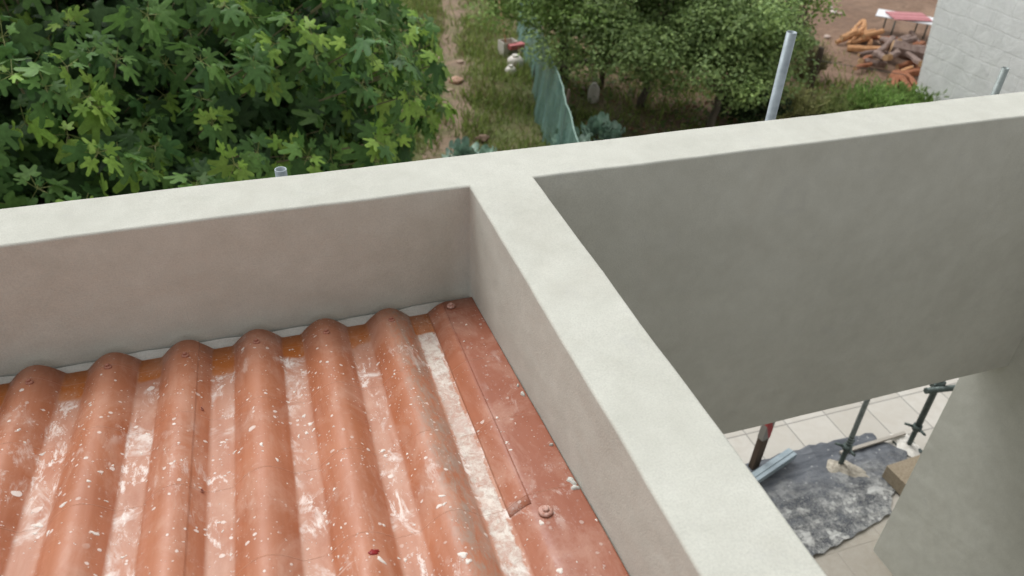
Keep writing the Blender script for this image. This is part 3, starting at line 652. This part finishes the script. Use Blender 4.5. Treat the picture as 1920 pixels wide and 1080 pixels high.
M_MOUND = simple('white_plaster_spill', (.72, .70, .65), (.58, .55, .49), 45, .9, 0, 1, .008)
mound(3.56, .86, .10, .02, 'whitish plaster splash round the dark pole foot on bare tiles', 5)

# dark plastic sheet
SH = [(2.1, 1.03), (2.44, 1.036), (2.86, 1.052), (3.12, 1.04), (3.40, 1.03), (3.385, .965), (3.44, .90), (3.50, .80), (3.43, .67), (3.34, .60), (3.12, .50), (3.03, .385), (2.95, .37), (2.70, .315), (2.50, .28), (2.387, .262), (2.1, .24)]
b = NB('dark_plastic_sheet'); P = b.pos; s = b.sep(P)
fold = b.noise(b.mapping(P, (2, 9, 1), (0, 0, .4)), 1.6, 3, .5, .3); c = b.mix(b.ramp(fold, .4, .65), (.065, .072, .085), (.12, .13, .145))
near = b.ramp(b.math('ADD', s[1], b.math('MULTIPLY', b.noise(P, 5, 5, .7, .5), .45)), .78, 1.10, 1, 0)
pn = b.ramp(b.math('ADD', b.math('MULTIPLY', b.noise(P, 9, 3, .6), .5), b.math('MULTIPLY', b.noise(P, 48, 6, .8), .5)), .44, .56); pn2 = b.ramp(b.noise(P, 75, 4, .8), .5, .62)
deb = b.math('MULTIPLY', near, b.math('MAXIMUM', b.math('MULTIPLY', pn, .85), b.math('MULTIPLY', pn2, .6)))
c = b.mix(deb, c, (.50, .50, .47)); v = b.voro(P, 30); rsel = b.sep(v.outputs['Color'])
sp = b.math('MULTIPLY', b.ramp(v.outputs['Distance'], .12, .2, 1, 0), b.math('GREATER_THAN', rsel[0], .72)); c = b.mix(b.math('MULTIPLY', sp, .7), c, (.5, .5, .48))
M_SHEET = b.done(c, b.ramp(deb, 0, 1, .38, .9), b.bump(b.math('ADD', fold, b.math('MULTIPLY', deb, .3)), .9, .03))
bm = bmesh.new(); vs = [bm.verts.new((x-2.8, y-.65, .006)) for x, y in SH]; f = bm.faces.new(vs)
bmesh.ops.triangulate(bm, faces=[f]); bmesh.ops.subdivide_edges(bm, edges=bm.edges, cuts=4, use_grid_fill=True)
for v in bm.verts:
    v.co.x += .006*math.sin(v.co.y*60); v.co.y += .006*math.sin(v.co.x*50); v.co.z += .004+.005*math.sin(v.co.x*23+v.co.y*31)+.004*math.sin(v.co.x*51-v.co.y*17)
r = bmesh.ops.extrude_face_region(bm, geom=list(bm.faces)); bmesh.ops.translate(bm, vec=(0, 0, .005), verts=[e for e in r['geom'] if isinstance(e, bmesh.types.BMVert)])
o = from_bm('plastic_sheet', bm, M_SHEET, None, (2.8, .65, TZ+.004)); tag(o, 'dark blue grey plastic sheet on the tiles covered with plaster debris', 'plastic sheet')

# batten, aluminium channel, block
bm = bmesh.new(); add_box(bm, (-.29, -.013, 0), (.29, .013, .018), .002); o = from_bm('timber_batten', bm, simple('bare_batten', (.40, .37, .32), (.30, .27, .23), 30, .8, 0, .3, .002, (.1, 1, 1)), None, (3.31, .925, TZ+.03)); o.rotation_euler = (0, -.02, .03)
tag(o, 'thin pale timber batten lying across the edge of the dark sheet', 'batten')
bm = bmesh.new(); add_box(bm, (-.25, -.035, 0), (.25, -.031, .045)); add_box(bm, (-.25, .031, 0), (.25, .035, .045)); add_box(bm, (-.25, -.0312, .041), (.25, .0312, .0455), .001); add_box(bm, (-.25, -.006, .045), (.25, .006, .052), .001)
o = from_bm('metal_channel', bm, simple('white_aluminium', (.38, .45, .48), (.26, .32, .35), 12, .35, .3, .1), None, (2.40, .90, TZ+.065)); o.rotation_euler = (0, -.02, .30)
tag(o, 'short shiny pale metal channel lying on the left edge of the dark sheet', 'metal channel')
bm = bmesh.new(); add_box(bm, (0, 0, 0), (.39, .19, .115), .005)
b = NB('cement_block'); n1 = b.noise(b.pos, 50, 5, .7); nz = b.sep(b.geo.outputs['Normal'])
o = from_bm('building_block', bm, b.done(b.mix(b.ramp(n1, .3, .7), (.30, .25, .18), (.20, .155, .10)), .9, b.bump(n1, .6, .004)), None, (3.18, .47, TZ+.018)); o.rotation_euler = (0, 0, .05)
tag(o, 'brown hollow block lying against the corner of the side wall', 'block')

# ------------------------------------------------------------------ neighbour's wall
q = gp(1712, 196, GZ); qt = gp(1757, 20, GZ)
b = NB('pale_block_wall'); P = b.pos; s = b.sep(P); br = b.t.nodes.new('ShaderNodeTexBrick')
cv = b.t.nodes.new('ShaderNodeCombineXYZ'); b.link(s[1], cv.inputs[0]); b.link(s[2], cv.inputs[1]); wv = b.t.nodes.new('ShaderNodeVectorMath'); wv.operation = 'ADD'
nz = b.t.nodes.new('ShaderNodeTexNoise'); nz.inputs['Scale'].default_value = 3; b.link(P, nz.inputs['Vector']); sc = b.t.nodes.new('ShaderNodeVectorMath'); sc.operation = 'SCALE'; sc.inputs['Scale'].default_value = .06; b.link(nz.outputs['Color'], sc.inputs[0]); b.link(cv.outputs[0], wv.inputs[0]); b.link(sc.outputs[0], wv.inputs[1])
b.link(wv.outputs[0], br.inputs['Vector']); br.inputs['Scale'].default_value = 1; br.inputs['Brick Width'].default_value = .45; br.inputs['Row Height'].default_value = .21; br.inputs['Mortar Size'].default_value = .012; br.inputs['Mortar Smooth'].default_value = 1
n1 = b.noise(P, 5, 6, .75, .8); c = b.mix(b.ramp(n1, .35, .65), (.88, .90, .89), (.74, .76, .75)); c = b.mix(b.math('MULTIPLY', br.outputs['Fac'], .10), c, (.33, .34, .33))
M_NB = b.done(c, .9, b.bump(b.math('SUBTRACT', n1, b.math('MULTIPLY', br.outputs['Fac'], .2)), .6, .02))
bm = bmesh.new(); xw, yw = q.x, q.y; H = 3.4
# the end of this wall batters slightly as it rises
pts = [(yw, 0), (yw-.0, 0), (yw+.45, H), (-2.0, H), (-2.0, 0)]; pts = [pts[0]]+pts[2:]
A = [bm.verts.new((0, y-yw, z-.15 if z == 0 else z)) for y, z in pts]; B = [bm.verts.new((.3, y-yw, z-.15 if z == 0 else z)) for y, z in pts]
for i in range(4): bm.faces.new((A[i], A[(i+1) % 4], B[(i+1) % 4], B[i]))
bm.faces.new(A); bm.faces.new(B[::-1]); o = from_bm('neighbour_wall', bm, M_NB, None, (xw, yw, GZ)); tag(o, "tall whitewashed rough block wall of the neighbouring plot at the upper right", 'wall')

# ------------------------------------------------------------------ firewood
M_LOGCUT = simple('fresh_split_wood', (.58, .32, .15), (.42, .20, .085), 14, .8, 0, .4, .006, (1, 1, .2))
M_LOGBARK = simple('grey_log_bark', (.27, .20, .17), (.15, .10, .08), 20, .9, 0, .6, .01, (1, 1, .3))
M_LOGRED = simple('reddish_log', (.33, .13, .06), (.22, .08, .035), 20, .85, 0, .5, .01, (1, 1, .3))
M_END = simple('sawn_log_end', (.62, .42, .24), (.50, .31, .16), 25, .8)
GL1 = 'split firewood heaped on bare soil'; GL2 = 'rough grey logs heaped by the wall'
def log_thing(p_, L_, r, az, el, mat, label, group, seed):
    g = random.Random(seed); d = Vector((math.cos(az)*math.cos(el), math.sin(az)*math.cos(el), math.sin(el))); t = tag(empty('log', p_), label, 'log', group)
    bm = bmesh.new(); pts = [d*(L_*(f-.5))+Vector((g.uniform(-1, 1), g.uniform(-1, 1), g.uniform(-1, 1)))*r*.25 for f in (0, .25, .5, .75, 1)]
    rg = add_tube(bm, pts, [r*g.uniform(.85, 1.12) for _ in pts], 7, caps=False)
    for ring in rg:
        for v in ring: v.co += Vector((g.uniform(-1, 1), g.uniform(-1, 1), g.uniform(-1, 1)))*r*.12
    ends = {k_: [v.co.copy() for v in rg[k_]] for k_ in (0, -1)}
    for f_ in bm.faces: f_.smooth = False
    from_bm('bark', bm, mat, t)
    for k_ in (0, -1):
        bm = bmesh.new(); bm.faces.new([bm.verts.new(v_+d*(.003 if k_ else -.003)) for v_ in ends[k_]]); from_bm('cut_end', bm, M_END, t)
lg = random.Random(77)
left = [(1585, 72), (1600, 60), (1612, 58), (1592, 66), (1606, 68), (1618, 72), (1627, 60), (1638, 62), (1630, 74), (1612, 76), (1600, 74), (1642, 70), (1620, 52), (1606, 50)]
words1 = ['leftmost orange split log of the small heap', 'second orange split log from the left of the small heap', 'orange split log standing on the peak of the small heap', 'pale split log leaning on the left slope of the small heap', 'orange split log in the middle of the small heap', 'short orange log with its round end facing the bushes', 'orange log on the upper right slope of the small heap', 'orange log at the far right top of the small heap', 'round ended log at the lower right of the small heap', 'orange log at the front foot of the small heap', 'log lying low at the front left of the small heap', 'rightmost orange log of the small heap next to the grey logs', 'thin orange stick on top of the small heap', 'upright thin splinter at the very top of the small heap']
for i, (u, v) in enumerate(left):
    z = GZ+.07+(.0 if v > 66 else .10+.05*(i % 2)); q = gp(u, v, z); log_thing(q, lg.uniform(.30, .48), lg.uniform(.03, .055), lg.uniform(-.2, 1.4), lg.uniform(-.25, .3), M_LOGCUT, words1[i], GL1, i)
right = [(1655, 72, 2), (1668, 80, 1), (1684, 78, 1), (1700, 76, 1), (1716, 72, 1), (1625, 92, 0), (1640, 96, 1), (1650, 104, 1), (1664, 98, 1), (1676, 104, 1), (1690, 92, 1), (1704, 96, 1), (1718, 90, 2), (1712, 108, 1), (1622, 112, 2), (1618, 124, 2), (1640, 118, 1), (1700, 120, 2), (1716, 118, 2), (1688, 136, 0), (1700, 140, 2), (1676, 152, 2), (1694, 156, 2), (1708, 150, 2), (1672, 176, 2), (1712, 134, 2), (1726, 84, 2), (1660, 88, 1)]
where = ['behind at the left', 'in the rear row', 'in the rear row right of the gap', 'below the pink topped table', 'in the rear beside the neighbour wall', 'with the brightest round end at the left', 'at the left edge', 'forward of the left edge', 'crossing the middle', 'crossing low through the middle', 'crossing high through the middle', 'thickest one near the wall', 'with an orange face against the wall', 'standing out grey near the wall', 'reddish and lowest at the left', 'reddish and half sunk in grass at the left', 'just above the bushes in the middle', 'reddish in front of the thickest one', 'reddish against the wall below the others', 'whitish and short in the lower part', 'reddish just right of the whitish one', 'reddish at the lower left of the stack foot', 'reddish in the lower row', 'reddish touching the wall in the lower row', 'small and reddish among the bushes', 'dark red beside the wall edge', 'orange and highest against the wall', 'between the two heaps']
for i, (u, v, k) in enumerate(right):
    z = GZ+.08+(.14 if 70 < v < 112 and u > 1645 and i % 2 else 0); q = gp(u, v, z)
    if q.x > xw-.1 and q.y < yw: q.x = xw-.15
    log_thing(q, lg.uniform(.3, .65), lg.uniform(.035, .065) if i != 11 else .13, lg.choice([-.1, .5, .9, 1.3, 2.4, .3]), lg.uniform(-.12, .25), [M_LOGCUT, M_LOGBARK, M_LOGRED][k], ('grey' if k == 1 else 'reddish' if k == 2 else 'pale')+' rough log of the larger heap, '+where[i], GL2, 100+i)

# ------------------------------------------------------------------ pink topped table with white sheet behind
q = gp(1692, 66, GZ); t = tag(empty('garden_table', (q.x, q.y, GZ), -.35), 'low metal legged table with a pink ribbed top over a white board near the wall', 'table')
bm = bmesh.new()
for i in range(5): add_box(bm, (-.34, -.24+i*.098, .335+.006*(i % 2)), (.34, -.143+i*.098, .352+.006*(i % 2)), .003)
from_bm('pink_top', bm, simple('faded_pink_boards', (.50, .20, .21), (.40, .14, .15), 20, .6), t)
bm = bmesh.new(); add_box(bm, (-.52, -.20, .305), (.52, .30, .320), .003, Matrix.Rotation(-.45, 3, 'Z')); from_bm('white_board', bm, simple('white_board', (.78, .80, .82), (.68, .70, .72), 8, .5), t)
for sx in (-.30, .30):
    for sy in (-.19, .20):
        bm = bmesh.new(); add_tube(bm, [(sx, sy, 0), (sx, sy, .304)], .014, 8); from_bm('leg', bm, M_STEEL_DK, t)
# bits of litter
def litter(u, v, r, c, label, seed):
    q = gp(u, v, GZ+.04); g = random.Random(seed); bm = bmesh.new(); bmesh.ops.create_icosphere(bm, subdivisions=2, radius=r)
    for v_ in bm.verts: v_.co = Vector((v_.co.x*g.uniform(.8, 1.3), v_.co.y*g.uniform(.8, 1.2), v_.co.z*.55*g.uniform(.8, 1.2)))
    o = from_bm('stone', bm, simple('stone_%d' % seed, c, tuple(a*.7 for a in c), 20, .85), None, (q.x, q.y, gnd(q.x, q.y)+r*.4)); tag(o, label, 'stone', 'stones and rubble on the soil')
litter(1563, 22, .07, (.70, .62, .56), 'whitish stone nearest the tree on the bare soil', 1); litter(1557, 15, .05, (.66, .58, .52), 'small whitish stone behind another on the bare soil', 2); litter(1552, 64, .06, (.58, .46, .40), 'pinkish stone just left of the small firewood heap', 3)
litter(1576, 24, .05, (.45, .34, .28), 'brownish stone right of the whitish pair', 4); litter(855, 152, .10, (.50, .30, .21), 'flat orange stone in the middle of the path', 5); litter(845, 168, .05, (.46, .33, .25), 'small stone on the path below the orange one', 6)
litter(905, 258, .09, (.20, .13, .085), 'reddish brown clod in the grass near the cabbage plants', 7); litter(862, 118, .06, (.48, .34, .26), 'small pale stone up the path near the fig tree', 8); litter(1622, 205, .07, (.50, .37, .30), 'pinkish stone among the bushes above the parapet', 9)

# ------------------------------------------------------------------ containers in the garden
M_WHITEPL = simple('dirty_white_plastic', (.70, .66, .60), (.52, .47, .41), 10, .5)
def jug(u, v, h, r, label):
    q = gp(u, v, GZ+h*.5); t = tag(empty('plastic_container', (q.x, q.y, GZ), random.uniform(0, 3)), label, 'container', 'white plastic containers left in the garden')
    bm = bmesh.new(); add_tube(bm, [(0, 0, 0), (0, 0, .02), (0, 0, h*.6), (0, 0, h*.8), (0, 0, h*.92), (0, 0, h)], [r*.9, r, r*.98, r*.93, r*.75, r*.6], 18); from_bm('body', bm, M_WHITEPL, t)
    bm = bmesh.new(); add_tube(bm, [(0, 0, h), (0, 0, h+.03)], r*.4, 12); from_bm('lid', bm, M_WHITEPL, t); return t
jug(1113, 175, .25, .085, 'dirty white plastic container standing on soil right of the net fence')
t = jug(966, 118, .20, .13, 'rounded white plastic container at the foot of the net, left side'); t = jug(957, 135, .16, .09, 'smaller white plastic container nearest us left of the net')
q = gp(952, 84, GZ+.15); t = tag(empty('plastic_crate', (q.x, q.y, GZ), .2), 'red and white plastic crate holding a stick beside the far net', 'crate')
bm = bmesh.new(); add_box(bm, (-.13, -.10, 0), (.13, -.09, .22), .003); add_box(bm, (-.13, .09, 0), (.13, .10, .22), .003); add_box(bm, (-.13, -.09, 0), (-.12, .09, .22)); add_box(bm, (.12, -.09, 0), (.13, .09, .22)); add_box(bm, (-.12, -.09, 0), (.12, .09, .01)); from_bm('body', bm, M_WHITEPL, t)
bm = bmesh.new(); add_box(bm, (-.06, -.20, .12), (.22, -.06, .20), .01); from_bm('red_panel', bm, simple('faded_red_plastic', (.50, .13, .13), (.42, .10, .10), 10, .5), t)
bm = bmesh.new(); add_tube(bm, [(0, .0, .01), (-.12, .12, .85)], .014, 8); from_bm('stick', bm, M_END, t)
# timber rail and post
q = gp(1095, 128, GZ+.35); t = tag(empty('timber_rail', (q.x, q.y, GZ), .05), 'weathered horizontal timber rail on posts under the trees right of the net', 'rail')
bm = bmesh.new(); add_box(bm, (-.5, -.03, .40), (2.4, .03, .48), .006); from_bm('rail', bm, simple('weathered_plank', (.26, .235, .17), (.17, .15, .11), 20, .85, 0, .4, .004, (.1, 1, 1)), t)
for x in (-.35, .35, 1.1, 1.9, 2.3): bm = bmesh.new(); add_box(bm, (x-.03, .031, -.1), (x+.03, .09, .85), .004); from_bm('post', bm, M_WOODDK, t)
q = gp(1512, 192, GZ); t = tag(empty('fence_post', (q.x, q.y, GZ)), 'single dark wooden fence post rising from the bushes below the firewood', 'post')
bm = bmesh.new(); add_tube(bm, wander((0, 0, -.1), (.05, .05, .80), 6, .012), [.05, .048, .047, .045, .045, .04], 10); from_bm('timber', bm, M_WOODDK, t)
bm = bmesh.new(); add_tube(bm, [(-.5, .2, .66), (.03, .04, .62), (1.2, -.5, .5)], .004, 6); from_bm('wire', bm, M_STEEL_DK, t)
